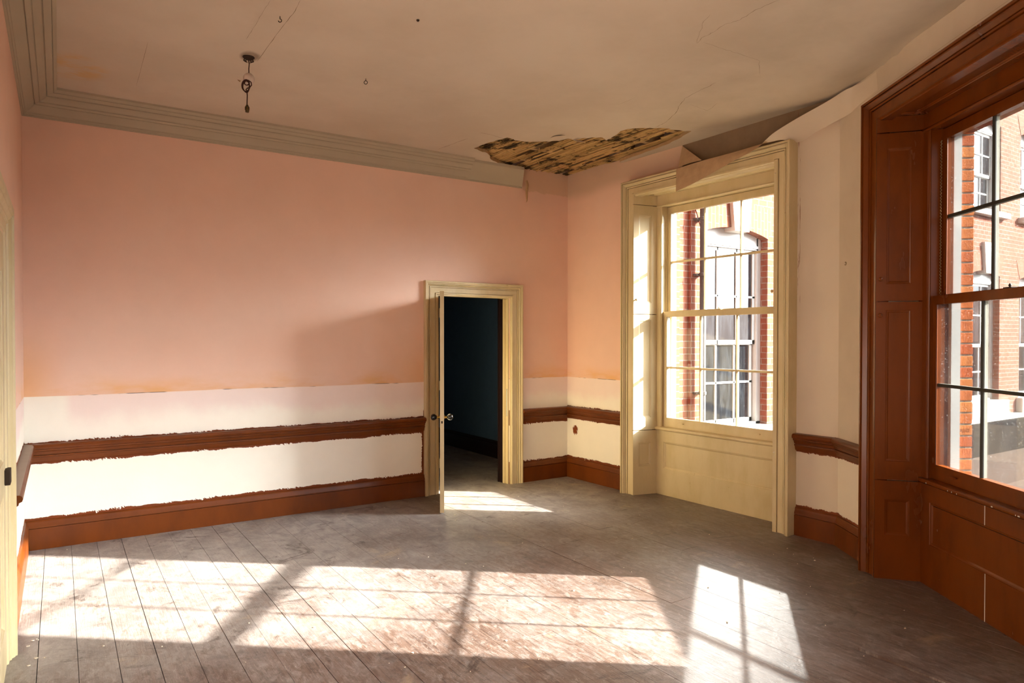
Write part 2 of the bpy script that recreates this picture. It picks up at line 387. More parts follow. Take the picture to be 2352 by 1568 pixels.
def floor_mat():
    f = NT('dusty_floorboards'); x, y, z = f.pos()
    bi = f.m('FLOOR', f.m('DIVIDE', f.m('SUBTRACT', x, .118), .157)); r = f.white(bi)
    g = f.noise(f.xyz(f.m('ADD', f.m('MULTIPLY', x, 55.), f.m('MULTIPLY', bi, 7.3)), f.m('MULTIPLY', y, 2.6), 0.), 1., 5, .65, .6)
    gf = f.noise(f.xyz(f.m('MULTIPLY', x, 160.), f.m('MULTIPLY', y, 9.), 0.), 1., 4, .7)
    du = f.noise(f.sc(1.5, 1.1, 1), 1., 6, .66, .4); du2 = f.noise(f.sc(7, 5, 1), 1., 5, .7, .8)
    sk = f.noise(f.sc(34, 14, 1), 1., 5, .75, .6)
    wood = f.mix(r, '#5c4a40', '#665349'); wood = f.mix(f.step(g, .42, .75), wood, '#3f2f28'); wood = f.mix(f.mul(f.step(sk, .5, .7), .6), wood, '#7f7066')
    dust = f.mix(f.step(du2, .30, .70), '#9e9690', '#716965')
    # more dust lies towards the pink wall
    k = f.m('ADD', f.m('SUBTRACT', f.m('MULTIPLY', f.step(f.m('SUBTRACT', y, f.m('MULTIPLY', x, .22)), -3.9, -1.2), .55), .20), f.m('ADD', f.m('MULTIPLY', f.m('SUBTRACT', du, .5), 1.7), f.m('ADD', f.m('MULTIPLY', f.m('SUBTRACT', du2, .5), 1.0), f.m('MULTIPLY', f.m('SUBTRACT', sk, .5), 1.5))))
    c = f.mix(f.step(k, -.40, .50), wood, dust)
    sm = f.step(f.m('ADD', f.noise(f.sc(2.6, 3.4, 1), 1., 7, .75, 1.2), f.m('MULTIPLY', f.m('SUBTRACT', sk, .5), .25)), .55, .70); c = f.mix(f.mul(sm, .85), c, '#3e322d')
    sm2 = f.step(f.noise(f.sc(7, 8, 1), 1., 6, .78, .8), .60, .68); c = f.mix(f.mul(sm2, .6), c, '#453832')
    ta = f.step(f.noise(f.sc(1.9, 2.6, 1), 1., 5, .7, .6), .60, .72); c = f.mix(f.mul(ta, .35), c, '#b79f7c')
    rs = f.step(f.noise(f.sc(11, 9, 1), 1., 4, .7), .68, .75); c = f.mix(f.mul(rs, .35), c, '#8a4a2c')
    sp = f.step(f.noise(f.sc(150, 110, 1), 1., 2, .6), .66, .72); c = f.mix(f.mul(sp, .45), c, '#cfc5b8')
    sp2 = f.step(f.noise(f.sc(90, 120, 1), 1., 2, .6), .68, .73); c = f.mix(f.mul(sp2, .55), c, '#3c302a')
    f.bump(f.m('ADD', f.m('MULTIPLY', gf, .7), f.m('ADD', g, f.m('MULTIPLY', du2, 1.5))), .30, .006)
    return f.done(c, f.m('MULTIPLY_ADD', sk, .25, .28), .42)
M['floor'] = floor_mat()
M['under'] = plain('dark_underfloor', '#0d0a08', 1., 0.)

def glass_mat(name, dirt):
    f = NT(name); f.pos()
    tr = f.n('ShaderNodeBsdfTransparent'); tr.inputs[0].default_value = (.97, .98, .97, 1)
    gz = f.n('ShaderNodeBsdfGlossy'); gz.inputs['Roughness'].default_value = .03
    fr = f.n('ShaderNodeFresnel'); fr.inputs[0].default_value = 1.3
    m1 = f.n('ShaderNodeMixShader'); f.t.links.new(f.m('MULTIPLY', fr.outputs[0], .6), m1.inputs[0]); f.t.links.new(tr.outputs[0], m1.inputs[1]); f.t.links.new(gz.outputs[0], m1.inputs[2])
    di = f.n('ShaderNodeBsdfTranslucent'); di.inputs[0].default_value = (.8, .8, .78, 1)
    z = f.pos()[2]
    sp = f.step(f.noise(f.pv, 110., 2, .6), .66, .72); hz = f.step(f.noise(f.sc(3, 3, 1.5), 1., 4, .6), .4, .8)
    fac = f.m('ADD', f.mul(sp, .03*dirt), f.m('MULTIPLY_ADD', hz, .002*dirt, .0001))
    m2 = f.n('ShaderNodeMixShader'); f.put(m2.inputs[0], fac); f.t.links.new(m1.outputs[0], m2.inputs[1]); f.t.links.new(di.outputs[0], m2.inputs[2])
    f.t.links.new(m2.outputs[0], f.t.nodes['Material Output'].inputs[0]); return f.mat
M['glass'] = glass_mat('old_window_glass', 1.)

def brick_mat(name, ux, uy, gauge, c1, c2, mort, off=0.):
    f = NT(name); x, y, z = f.pos()
    a = f.m('ADD', f.m('MULTIPLY', x, ux), f.m('MULTIPLY', y, uy))
    b = f.n('ShaderNodeTexBrick'); f.put(b.inputs['Vector'], f.xyz(a, f.m('ADD', z, off), 0.))
    b.inputs['Scale'].default_value = 1.; b.inputs['Brick Width'].default_value = gauge*2.2; b.inputs['Row Height'].default_value = gauge
    b.inputs['Mortar Size'].default_value = gauge*.075; b.inputs['Mortar Smooth'].default_value = .2; b.inputs['Bias'].default_value = 0.
    f.put(b.inputs['Color1'], c1); f.put(b.inputs['Color2'], c2); f.put(b.inputs['Mortar'], mort)
    n = f.noise(f.pv, 5., 4, .65); n2 = f.noise(f.pv, 45., 3, .6)
    c = f.mix(f.mul(f.step(n, .40, .70), .55), b.outputs['Color'], '#7e3a28'); k = f.m('MULTIPLY_ADD', n2, .5, .75)
    c = f.mix(1., c, f.xyz(k, k, k), 'MULTIPLY')
    f.bump(f.m('SUBTRACT', f.m('MULTIPLY', n2, .3), b.outputs['Fac']), .4, .008)
    return f.done(c, .9, .15)
M['brick_wing'] = brick_mat('wing_red_brick', 1, 0, .07, '#784836', '#6b3e2e', '#7c726a')
M['brick_wing_side'] = brick_mat('wing_return_brick', 0, 1, .07, '#784836', '#6b3e2e', '#7c726a')
M['brick_own'] = brick_mat('bay_outer_brick', UY.x, UY.y, .07, '#784836', '#6b3e2e', '#7c726a')
M['gauged'] = plain('gauged_brick', '#b06a40', .85, .2, var=.2, scale=12)
M['stone'] = plain('painted_stone', '#aaa69e', .7, .25, var=.06)
M['tar'] = plain('tarred_upstand', '#120e0b', .9, .05, var=.5, scale=4)
M['roof'] = plain('flat_roof_felt', '#46372c', .85, .2, var=.2, scale=2)
M['redtile'] = plain('red_tile', '#431c18', .8, .2, var=.3, scale=7)
M['ground'] = plain('courtyard_paving', '#4c4842', .9, .15, var=.2, scale=1)
def far_glass():
    f = NT('wing_window_glass'); f.pos()
    n = f.noise(f.sc(14, 14, 3), 1., 4, .7)
    f.b.inputs['IOR'].default_value = 1.9
    return f.done(f.mix(f.step(n, .35, .75), '#14171a', '#2b2f33'), .03, .6)
M['far_glass'] = far_glass()
M['blind'] = plain('pale_blind', '#b9b3a2', .8, .2)
# ------------------------------------------------------------------ walls
def w2(p): return (p.x, p.y)
def pt(o, u, t_, a, b): q = o+u*a+t_*b; return (q.x, q.y)
ZT = 3.5
b1 = {t: w2(meet(*wy(t), *wr(t))) for t in (.11, .30, .55)}
b2 = {t: w2(meet(*wr(t), *w3(t))) for t in (.11, .30, .55)}

mb = MB().extrude_y([(-.12, 0), (3.25, 0), (3.25, 1.93), (4.075, 1.93), (4.075, 0), (4.82, 0), (5.3, 0), (5.3, ZT), (-.12, ZT)], 0, .12)
tag(link('wall_back', mb, M['wall_pink']), 'long pink wall behind the open door, cream below the brown dado rail', 'wall', 'structure')
mb = MB(); mb.box(-.12, 0, -6.75, -2.89, 0, ZT); mb.box(-.12, 0, -2.025, -.001, 0, ZT); mb.box(-.12, 0, -2.89, -2.025, 1.96, ZT)
tag(link('wall_left', mb, M['wall_left']), 'narrow strip of pale wall at the far left with a doorway', 'wall', 'structure')

def bay_wall(name, mat, o, u, t_, MX, left_in, right_in, lo, ro, label):
    """inner leaf (plaster) with the outer brick leaf as its part; left_in / right_in give the wall ends at t=.11 and .30"""
    mb = MB()
    P = lambda a, b: pt(o, u, t_, a, b)
    mb.prism([left_in[0], P(.14, .11), P(.14, .30), left_in[1]], 0, ZT)
    mb.prism([P(WU-.14, .11), right_in[0], right_in[1], P(WU-.14, .30)], 0, ZT)
    mb.prism([P(.14, .11), P(WU-.14, .11), P(WU-.14, .30), P(.14, .30)], 2.885, ZT)
    w = link(name, mb, mat); tag(w, label, 'wall', 'structure')
    mb = MB()
    mb.prism([left_in[1], P(.21, .30), P(.21, .446), P(.262, .446), P(.262, .55), lo], -3.4, ZT+1.2)
    mb.prism([right_in[1], ro, P(WU-.262, .55), P(WU-.262, .446), P(WU-.21, .446), P(WU-.21, .30)][::-1], -3.4, ZT+1.2)
    mb.prism([P(.21, .30), P(WU-.21, .30), P(WU-.21, .446), P(.21, .446)], 2.79, ZT+1.2)
    mb.prism([P(.262, .446), P(WU-.262, .446), P(WU-.262, .55), P(.262, .55)], 2.745, ZT+1.2)
    mb.prism([P(.21, .325), P(WU-.21, .325), P(WU-.21, .446), P(.21, .446)], -3.4, .60)
    mb.prism([P(.262, .446), P(WU-.262, .446), P(WU-.262, .55), P(.262, .55)], -3.4, .585)
    link('brick_outer_leaf', mb, M['brick_own'], w)
    return w
bay_wall('wall_right', M['wall_bay'], OY, UY, TY, MY, (pt(OY, UY, TY, -.934, .11), pt(OY, UY, TY, -.94, .30)), (b1[.11], b1[.30]), pt(OY, UY, TY, -1.0, .55), b1[.55],
         'wall with the cream window, pink left of it, stripped plaster above')
bay_wall('wall_bay', M['wall_cream'], OR, UR, TR, MR, (b1[.11], b1[.30]), (b2[.11], b2[.30]), b1[.55], b2[.55],
         'beige angled wall holding the brown window at the right')
M3 = frame(B2-T3*.11, U3)
OPEN3 = (.68, 2.20, .62, 2.78)  # unseen unglazed opening, added only to let light into the room
mb = MB(M3)
mb.box(-.02, OPEN3[0], .11, .55, 0, ZT); mb.box(OPEN3[1], 3.75, .11, .55, 0, ZT); mb.box(OPEN3[0], OPEN3[1], .11, .55, OPEN3[3], ZT); mb.box(OPEN3[0], OPEN3[1], .11, .55, 0, OPEN3[2])
tag(link('wall_rear', mb, M['wall_cream']), 'wall behind the viewer, out of the picture', 'wall', 'structure')

# ------------------------------------------------------------------ ceiling with the fallen corner
hole_top = [(3.374, -.486), (3.39, -.711), (3.447, -.931), (3.565, -.909), (3.666, -.934), (3.786, -1.034), (3.857, -1.102), (3.896, -1.208), (3.969, -1.209), (3.998, -1.295), (4.067, -1.361), (4.123, -1.397), (4.206, -1.353), (4.18, -1.475), (4.131, -1.613), (4.158, -1.704), (4.254, -1.786), (4.376, -1.866), (4.479, -1.88), (4.59, -1.898), (4.625, -1.94)]
hole_bot = [(4.706, -1.704), (4.743, -1.564), (4.76, -1.268), (4.80, -.885), (4.865, -.80)]
hole_start = [(4.15, .0), (4.071, -.031), (3.898, -.133), (3.694, -.254), (3.553, -.424), (3.454, -.449)]
def jag(L, k=4, a=.010):
    o = []
    for p, q in zip(L, L[1:]):
        for i in range(k):
            s = i/k; o.append((p[0]+(q[0]-p[0])*s+(random.uniform(-a, a) if i else 0), p[1]+(q[1]-p[1])*s+(random.uniform(-a, a) if i else 0)))
    return o+[L[-1]]
edge = jag(hole_start+hole_top+hole_bot)
poly = [(-.06, .06), (4.15, .06)]+edge+[(4.97, -.80), (5.0, -3.09), (3.36, -5.52), (-.06, -6.7)]
mb = MB(); mb.f([mb.v(x, y, CEIL) for x, y in poly][::-1])
bm = mb.bm
rim = []
for i in range(60):
    for no, c in (((1, 0, 0), (-.05+i*.1, 0, 0)), ((0, 1, 0), (0, -6.65+i*.12, 0))):
        bmesh.ops.bisect_plane(bm, geom=bm.verts[:]+bm.edges[:]+bm.faces[:], plane_co=c, plane_no=no)
def sag(x, y):                       # plaster bellies down along the window wall
    q = Vector((x, y)); dy = (meet(*wy(.11), q, TY)-q).length; dr = (meet(*wr(.11), q, TR)-q).length
    d = dr if y < -3.1 else min(dy, dr)
    k = max(0, min(1, (-y-1.9)/.9))*max(0, min(1, (4.6+y)/.8+.3))
    s = max(0, 1-d/.55); return -.045*k*math.sin(math.pi*min(1, s))**1.0 + .02*k*s*s + .006*math.sin(x*2.1+y)*math.sin(y*1.7)
for w in bm.verts: w.co.z += sag(w.co.x, w.co.y)
inner = [e for e in bm.edges if e.is_boundary and all(3.2 < w.co.x < 4.9 and -2.0 < w.co.y < .01 for w in e.verts)]
r = bmesh.ops.extrude_edge_only(bm, edges=inner)
for g in r['geom']:
    if isinstance(g, bmesh.types.BMVert): g.co.z += .03
    if isinstance(g, bmesh.types.BMFace): g.material_index = 1
ceil = tag(link('ceiling', mb, [M['ceil'], M['plaster']], smooth=30), 'cracked off-white plaster ceiling with a fallen corner', 'ceiling', 'structure')
# laths, joists, cracks
mb = MB()
x = 3.2
while x < 4.97:
    y = .1
    while y > -2.25:
        L = random.uniform(.35, 1.3); w_ = .0275+random.uniform(-.006, .004)
        if random.random() < (.93 if y < -1.2 or x < 3.9 else .80):
            dz = random.uniform(-.004, .004); sk = random.uniform(-.012, .012); t1 = random.uniform(-.006, .010) if random.random() < .3 else 0
            y0, y1 = y, max(y-L, -2.25); z0, z1 = 3.266+dz, 3.266+dz-t1
            a = [mb.v(x, y0, z0), mb.v(x+w_, y0, z0), mb.v(x+w_+sk, y1, z1), mb.v(x+sk, y1, z1)]
            b = [mb.v(x, y0, z0+.008), mb.v(x+w_, y0, z0+.008), mb.v(x+w_+sk, y1, z1+.008), mb.v(x+sk, y1, z1+.008)]
            mb.f(a[::-1]); mb.f(b)
            for i in range(4): mb.f([a[i], a[(i+1) % 4], b[(i+1) % 4], b[i]])
        y -= L+random.uniform(0, .03)
    x += .0355
for i in range(55):                  # splinters and plaster nibs still clinging on
    cx, cy = random.uniform(3.55, 4.75), random.uniform(-1.25, -.05)
    if cx < 3.9 and cy < -.95: continue
    a = random.gauss(1.57, .35); l = random.uniform(.04, .16); r_ = random.uniform(.0015, .004)
    mb.tube([(cx, cy, 3.262), (cx+math.cos(a)*l*.5, cy+math.sin(a)*l*.5, 3.256-random.uniform(0, .01)), (cx+math.cos(a)*l, cy+math.sin(a)*l, 3.255-random.uniform(0, .03))], [r_, r_, .0008], 5)
link('laths', mb, M['lath'], ceil)
mb = MB()
for y in (-.25, -.62, -.99, -1.36, -1.73, -2.1): mb.box(3.0, 5.0, y-.025, y+.025, 3.276, 3.44)
link('joists', mb, M['plaster'], ceil)
cr = {'a': [(1.253, -2.371), (1.264, -2.238), (1.258, -2.022), (1.254, -1.676), (1.252, -1.444)], 'b': [(1.126, -2.287), (1.124, -2.145), (1.127, -1.935), (1.125, -1.734)],
      'd': [(4.3, -1.846), (4.274, -1.992), (4.188, -2.165), (4.058, -2.34), (3.98, -2.454), (3.937, -2.683), (3.923, -2.789)],
      'e': [(3.337, -3.139), (3.303, -3.207), (3.304, -3.295), (3.281, -3.389), (3.308, -3.469), (3.281, -3.587), (3.297, -3.72)],
      'f': [(3.355, -3.172), (3.523, -3.175), (3.671, -3.183), (3.859, -3.182), (4.051, -3.038)], 'g': [(3.174, -.915), (3.298, -.923), (3.44, -.89)],
      'h': [(3.116, -.269), (3.142, -.473), (3.179, -.722)], 'i': [(.654, -1.388), (.658, -.969), (.662, -.567)], 'k': [(3.677, -2.088), (3.669, -2.28)], 'l': [(3.337, -3.139), (3.177, -3.32), (3.115, -3.431)],
      'm': [(4.257, -2.528), (4.342, -2.353), (4.1, -2.39)]}
mb = MB()
for k, L in cr.items():
    wd = {'d': .0016, 'e': .0012, 'h': .002, 'g': .0020, 'a': .0011}.get(k, .0007)
    Q = jag(L, 5, .005 if k not in 'abi' else .0015); n = len(Q); rows = []
    for i, (px, py) in enumerate(Q):
        d = Vector(Q[min(i+1, n-1)])-Vector(Q[max(0, i-1)]); d.normalize(); ww = wd*random.uniform(.4, 1.2)*(1 if 0 < i < n-1 else .2)
        z = CEIL-.0012+sag(px, py); rows.append([(px-d.y*ww, py+d.x*ww, z), (px+d.y*ww, py-d.x*ww, z)])
    mb.grid(rows)
link('cracks', mb, M['crack'], ceil)
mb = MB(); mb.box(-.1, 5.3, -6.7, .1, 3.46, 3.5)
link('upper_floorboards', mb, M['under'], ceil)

# loose bits at the lip of the hole
def flap(name, pts, mat, label, cat, thick=.0015):
    mb = MB(); a = [mb.v(*p) for p in pts]; b = [mb.v(p[0], p[1], p[2]+thick) for p in pts]; mb.f(a); mb.f(b[::-1])
    for i in range(len(a)): mb.f([a[i], a[(i+1) % len(a)], b[(i+1) % len(a)], b[i]])
    return tag(link(name, mb, mat), label, cat)
flap('paint_flake', [(3.95, -1.20, 3.228), (4.0, -1.235, 3.222), (4.02, -1.29, 3.196), (3.985, -1.30, 3.188), (3.955, -1.25, 3.20)], M['ceil'], 'curled pale flake hanging at the lip of the ceiling hole', 'paint flake')
flap('paint_flake', [(3.76, -1.13, 3.2282), (3.80, -1.22, 3.226), (3.79, -1.30, 3.212), (3.74, -1.22, 3.216)], M['ceil'], 'pale paint flake lifting from the ceiling just outside the hole', 'paint flake')
flap('plaster_chip', [(1.205, -1.07, 3.23), (1.245, -1.05, 3.23), (1.228, -1.066, 3.212)], M['plaster'], 'small brown plaster chip beside the white ball of the pendant flex', 'plaster chip')

# ------------------------------------------------------------------ cornice, skirting, dado rail
corn = [(0, 3.055), (.012, 3.055), (.014, 3.068), (.022, 3.071), (.024, 3.082), (.046, 3.094), (.074, 3.126), (.075, 3.135), (.079, 3.135), (.080, 3.128), (.104, 3.137), (.105, 3.147), (.109, 3.147), (.110, 3.144), (.134, 3.158), (.146, 3.174), (.147, 3.186), (.152, 3.186), (.153, 3.180), (.186, 3.194), (.187, 3.202), (.190, 3.202), (.191, 3.198), (.208, 3.214), (.21, 3.238), (0, 3.238)]
mb = MB().run(corn, [(0, 0), (3.58, 0)], (0, -1), 1, .15)
tag(link('trim_1', mb, M['cornice'], smooth=25), 'grey moulded plaster cornice along the top of the pink wall', 'cornice', 'structure')
mb = MB().run(corn, [(0, -6.5), (0, 0)], (1, 0), 0, 1)
tag(link('trim_2', mb, M['cornice'], smooth=25), 'moulded cornice running toward the viewer along the left wall', 'cornice', 'structure')
mb = MB().run([(0, 3.055), (.012, 3.055), (.014, 3.07), (.022, 3.075), (.03, 3.085), (.10, 3.15), (.155, 3.205), (.16, 3.234), (0, 3.234)], [(3.55, 0), (4.235, 0)], (0, -1), 0, .5)
tag(link('trim_3', mb, M['cornice'], smooth=25), 'smooth cornice backing left where the mouldings broke off, below the ceiling hole', 'cornice', 'structure')

skp = [(0, 0), (.024, 0), (.024, .150), (.014, .1505), (.014, .1545), (.024, .155), (.024, .160), (.023, .166), (.015, .182), (.013, .196), (.008, .204), (0, .206)]
ddp = [(0, .622), (.012, .622), (.016, .634), (.020, .652), (.028, .660), (.028, .668), (.016, .6685), (.016, .673), (.027, .6735), (.034, .694), (.044, .702), (.046, .712), (.058, .718), (.062, .730), (.058, .742), (.048, .749), (0, .752)]
def shift(p, dz, k=1.): return [(q, z*k+dz) for q, z in p]
def molding(name, prof, path, inw, m0, m1, mat, label, cat, top=False):
    mb = MB().run(prof, path, inw, m0, m1)
    if top:
        mb.bm.normal_update(); bmesh.ops.recalc_face_normals(mb.bm, faces=mb.bm.faces[:])
        for q in mb.bm.faces:
            if q.normal.z > .93: q.material_index = 1
    return tag(link(name, mb, [mat, M['rail_top']], smooth=22), label, cat, 'structure')
iy, ir = -TY, -TR
runs = [('left', [(0, -1.9), (0, 0)], (1, 0), 0, 1, 'along the left wall', 0),
        ('back', [(0, 0), (3.105, 0)], (0, -1), 1, 0, 'along the pink wall left of the door', 0),
        ('back_corner', [(4.223, 0), (4.835, 0)], (0, -1), 0, 1, 'between the door and the corner', .012),
        ('window', [pt(OY, UY, TY, -.932, .11), pt(OY, UY, TY, 0, .11)], iy, 1, 0, 'between the corner and the cream window', .016),
        ('bay', [pt(OY, UY, TY, WU, .11), b1[.11]], iy, 0, .328, 'just right of the cream window', .028),
        ('bay_angle', [b1[.11], pt(OR, UR, TR, 0, .11)], ir, .328, 0, 'just left of the brown window', .028),
        ('bay_end', [pt(OR, UR, TR, WU, .11), b2[.11]], ir, 0, .328, 'beyond the brown window out of the picture', .028)]
for i, (n, path, inw, m0, m1, lab, dz) in enumerate(runs):
    molding('baseboard_'+n, shift(skp, 0, 1+dz*1.6), path, inw, m0, m1, M['brown2'], 'red-brown moulded skirting board '+lab, 'skirting board')
    molding('trim_%d' % (4+i), shift(ddp, dz), path, inw, m0, m1, M['brown2'], 'red-brown dado rail '+lab, 'dado rail', n in ('left',))

# ------------------------------------------------------------------ floor
mb = MB(); LOOSE = None
def ymin(x):
    a, u = wr(.40); y1 = a.y+(x-a.x)*u.y/u.x; a, u = w3(.2); y2 = a.y+(x-a.x)*u.y/u.x
    return max(y1, y2)
i = -3
while True:
    x0 = .118+i*.157; x1 = x0+.157
    if x0 > 5.02: break
    g = random.choice((.0008, .0011, .0015, .0019)) if x0 < 1.5 else random.choice((.0004, .0005, .0007, .0011))
    lo = ymin(min(x1, 4.99)) if x1 < 5.0 else -2.9
    lo = max(lo, -6.6); cuts = sorted([random.uniform(lo+.5, 3.0) for _ in range(2)]+[3.45, lo], reverse=True)
    if i == 21: cuts = [3.45, .9, -4.09, lo]
    for a, b in zip(cuts, cuts[1:]):
        if i == 21 and a == -4.09: LOOSE = (x0+g, x1-g, b, a); continue
        z = random.uniform(-.0009, .0009)
        mb.box(x0+g, x1-g, b+.0008, a-.0008, -.028, z)
    i += 1
mb.mi = 1; mb.box(-.4, 5.0, -6.6, 3.45, -.05, -.034)
tag(link('floor', mb, [M['floor'], M['under']]), 'worn dusty bare floorboards running away from the viewer', 'floor', 'structure')
x0, x1, b, a = LOOSE
mb = MB(); mb.box(0, x1-x0-.006, b-a, 0, -.022, 0)
lb = tag(link('loose_floorboard', mb, M['floor'], loc=(x0, a, .012)), 'loose floorboard end standing slightly proud near the brown window', 'floorboard')
lb.rotation_euler = (.012, -.035, .004)
mb = MB()
spots = [(random.uniform(.2, 4.6), random.uniform(-4.6, -.1)) for _ in range(110)]
spots += [(random.uniform(.04, .16), random.uniform(-2.1, -1.75)) for _ in range(7)]+[(random.uniform(4.3, 4.78), random.uniform(-.9, -.08)) for _ in range(14)]+[(random.uniform(4.3, 4.6), random.uniform(-3.3, -2.9)) for _ in range(6)]
for k, (cx, cy) in enumerate(spots):
    q = Vector((cx, cy)); 
    if (q-OR).dot(-TR) < .02 or (q-OY).dot(-TY) < .0: continue
    s = random.choice((.0015, .002, .0025, .003, .0045))*(1.9 if 110 <= k < 117 else 1); n = random.randint(4, 6); ph = random.random()*6
    P = [(cx+math.cos(ph+6.283*j/n)*s*random.uniform(.6, 1.3)*1.5, cy+math.sin(ph+6.283*j/n)*s*random.uniform(.6, 1.3)) for j in range(n)]
    mb.prism(P, .001, .0035+s*.2)
tag(link('plaster_crumbs', mb, plain('plaster_crumb', '#d8cbb6', .9, .1)), 'pale flakes of plaster and paint scattered over the floorboards', 'debris', 'stuff')

# ------------------------------------------------------------------ inner door
MD = frame((3.105, -.045), (1, 0))
door = empty('door_1', 'open cream door in a moulded frame, dark room beyond', 'door', MD, kind='structure')
dprof = [(0, .045), (0, .003), (.003, 0), (.016, 0), (.020, .006), (.026, .006), (.030, .006), (.0305, .018), (.0345, .018), (.035, .010), (.046, .018), (.0465, .030), (.0510, .030), (.0515, .016), (.060, .016), (.0605, .032), (.0650, .032), (.0655, .024), (.110, .026), (.1105, .036), (.1145, .036), (.115, .018), (.127, .018), (.131, .028), (.140, .030), (.140, .06), (.06, .06)]
link('architrave', MB().surround(dprof, 1.118, 2.05), M['yellow'], door, smooth=22)
mb = MB(); mb.box(.137, .160, .046, .19, 0, 1.914); mb.box(.958, .981, .046, .19, 0, 1.914); mb.box(.137, .981, .046, .19, 1.914, 1.94); mb.box(.160, .172, .09, .13, 0, 1.902); mb.box(.946, .958, .09, .13, 0, 1.902)
link('jamb_lining', mb, M['yellow'], door)
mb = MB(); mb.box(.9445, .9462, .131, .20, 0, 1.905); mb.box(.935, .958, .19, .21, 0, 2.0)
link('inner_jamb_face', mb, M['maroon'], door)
mb = MB(); mb.box(.944, .9595, .056, .060, .70, .98); link('lock_keep', mb, M['putty'], door)
ML = MD.inverted() @ frame((3.276, -.010), (-.463, -.886))
F4 = [(.11, .35, .16, .70), (.43, .67, .16, .70), (.11, .35, .86, 1.77), (.43, .67, .86, 1.77)]
mb = MB(ML @ Matrix.Translation((0, 0, .012))); mb.board(.78, 1.89, .0174, F4, .008, .02, .004)
mb.M = ML @ Matrix.Translation((.78, .035, .012)) @ Matrix.Rotation(math.pi, 4, 'Z'); mb.board(.78, 1.89, .0174, F4, .008, .02, .004)
leaf = link('door_leaf', mb, M['yellow'], door)
for s in (-1, 1):
    y = 0 if s < 0 else .035; mb = MB(ML)
    mb.lathe([(.020, .0), (.020, .003), (.010, .005), (.008, .026), (.011, .028)], (.722, y, .823), (0, s, 0), 14); link('knob_neck', mb, M['brass'], leaf, smooth=True)
    mb = MB(ML); mb.lathe([(.009, .026), (.016, .030), (.024, .040), (.0285, .052), (.027, .064), (.019, .074), (.008, .078), (.001, .0785)], (.722, y, .823), (0, s, 0), 20); link('door_knob', mb, M['black'], leaf, smooth='all')
mb = MB(ML); mb.box(.7795, .7815, .011, .024, .775, .795); link('latch_hole', mb, M['iron'], leaf)
mb = MB(ML)
for z in (.25, 1.0, 1.7): mb.tube([(-.002, -.004, z), (-.002, -.004, z+.09)], .006, 8)
link('hinges', mb, M['yellow'], leaf)

# room beyond the door
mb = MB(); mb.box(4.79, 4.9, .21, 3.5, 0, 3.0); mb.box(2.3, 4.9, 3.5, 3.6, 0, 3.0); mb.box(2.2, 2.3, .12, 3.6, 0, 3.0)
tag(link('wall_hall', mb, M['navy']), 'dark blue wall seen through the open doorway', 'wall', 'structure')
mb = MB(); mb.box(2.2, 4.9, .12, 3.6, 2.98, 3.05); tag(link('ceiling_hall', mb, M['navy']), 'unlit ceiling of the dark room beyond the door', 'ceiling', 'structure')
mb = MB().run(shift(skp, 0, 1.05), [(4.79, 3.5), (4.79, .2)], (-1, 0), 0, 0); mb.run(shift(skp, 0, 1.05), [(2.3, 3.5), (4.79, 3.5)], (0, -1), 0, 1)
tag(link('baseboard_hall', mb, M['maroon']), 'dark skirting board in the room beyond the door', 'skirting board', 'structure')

# ------------------------------------------------------------------ door at the left edge
M2 = frame((.037, -3.03), (0, 1))
d2 = empty('door_2', 'cream doorway edge cut off by the left side of the picture', 'door', M2, kind='structure')
dp2 = [(0, .037), (0, .004), (.004, .0), (.034, 0), (.038, .008), (.046, .008), (.056, .014), (.062, .020), (.078, .020), (.082, .027), (.122, .029), (.128, .037), (.140, .038), (.140, .06), (.05, .06)]
link('architrave', MB().surround(dp2, 1.13, 2.11), M['yellow'], d2, smooth=22)
mb = MB(); mb.board(.85, 1.96, .04, [(.1, .38, .2, .8), (.47, .75, .2, .8), (.1, .38, .95, 1.8), (.47, .75, .95, 1.8)])
lf = link('door_leaf', mb, M['yellow'], d2, loc=(.14, .036, 0))
mb = MB(); mb.box(.991, 1.003, .036, .15, 0, 1.97); mb.box(.137, 1.003, .036, .15, 1.962, 1.975); link('jamb_lining', mb, M['yellow'], d2)
mb = MB(); mb.box(.80, .885, -.022, 0, .835, .905, .004); link('rim_latch', mb, M['iron'], lf)

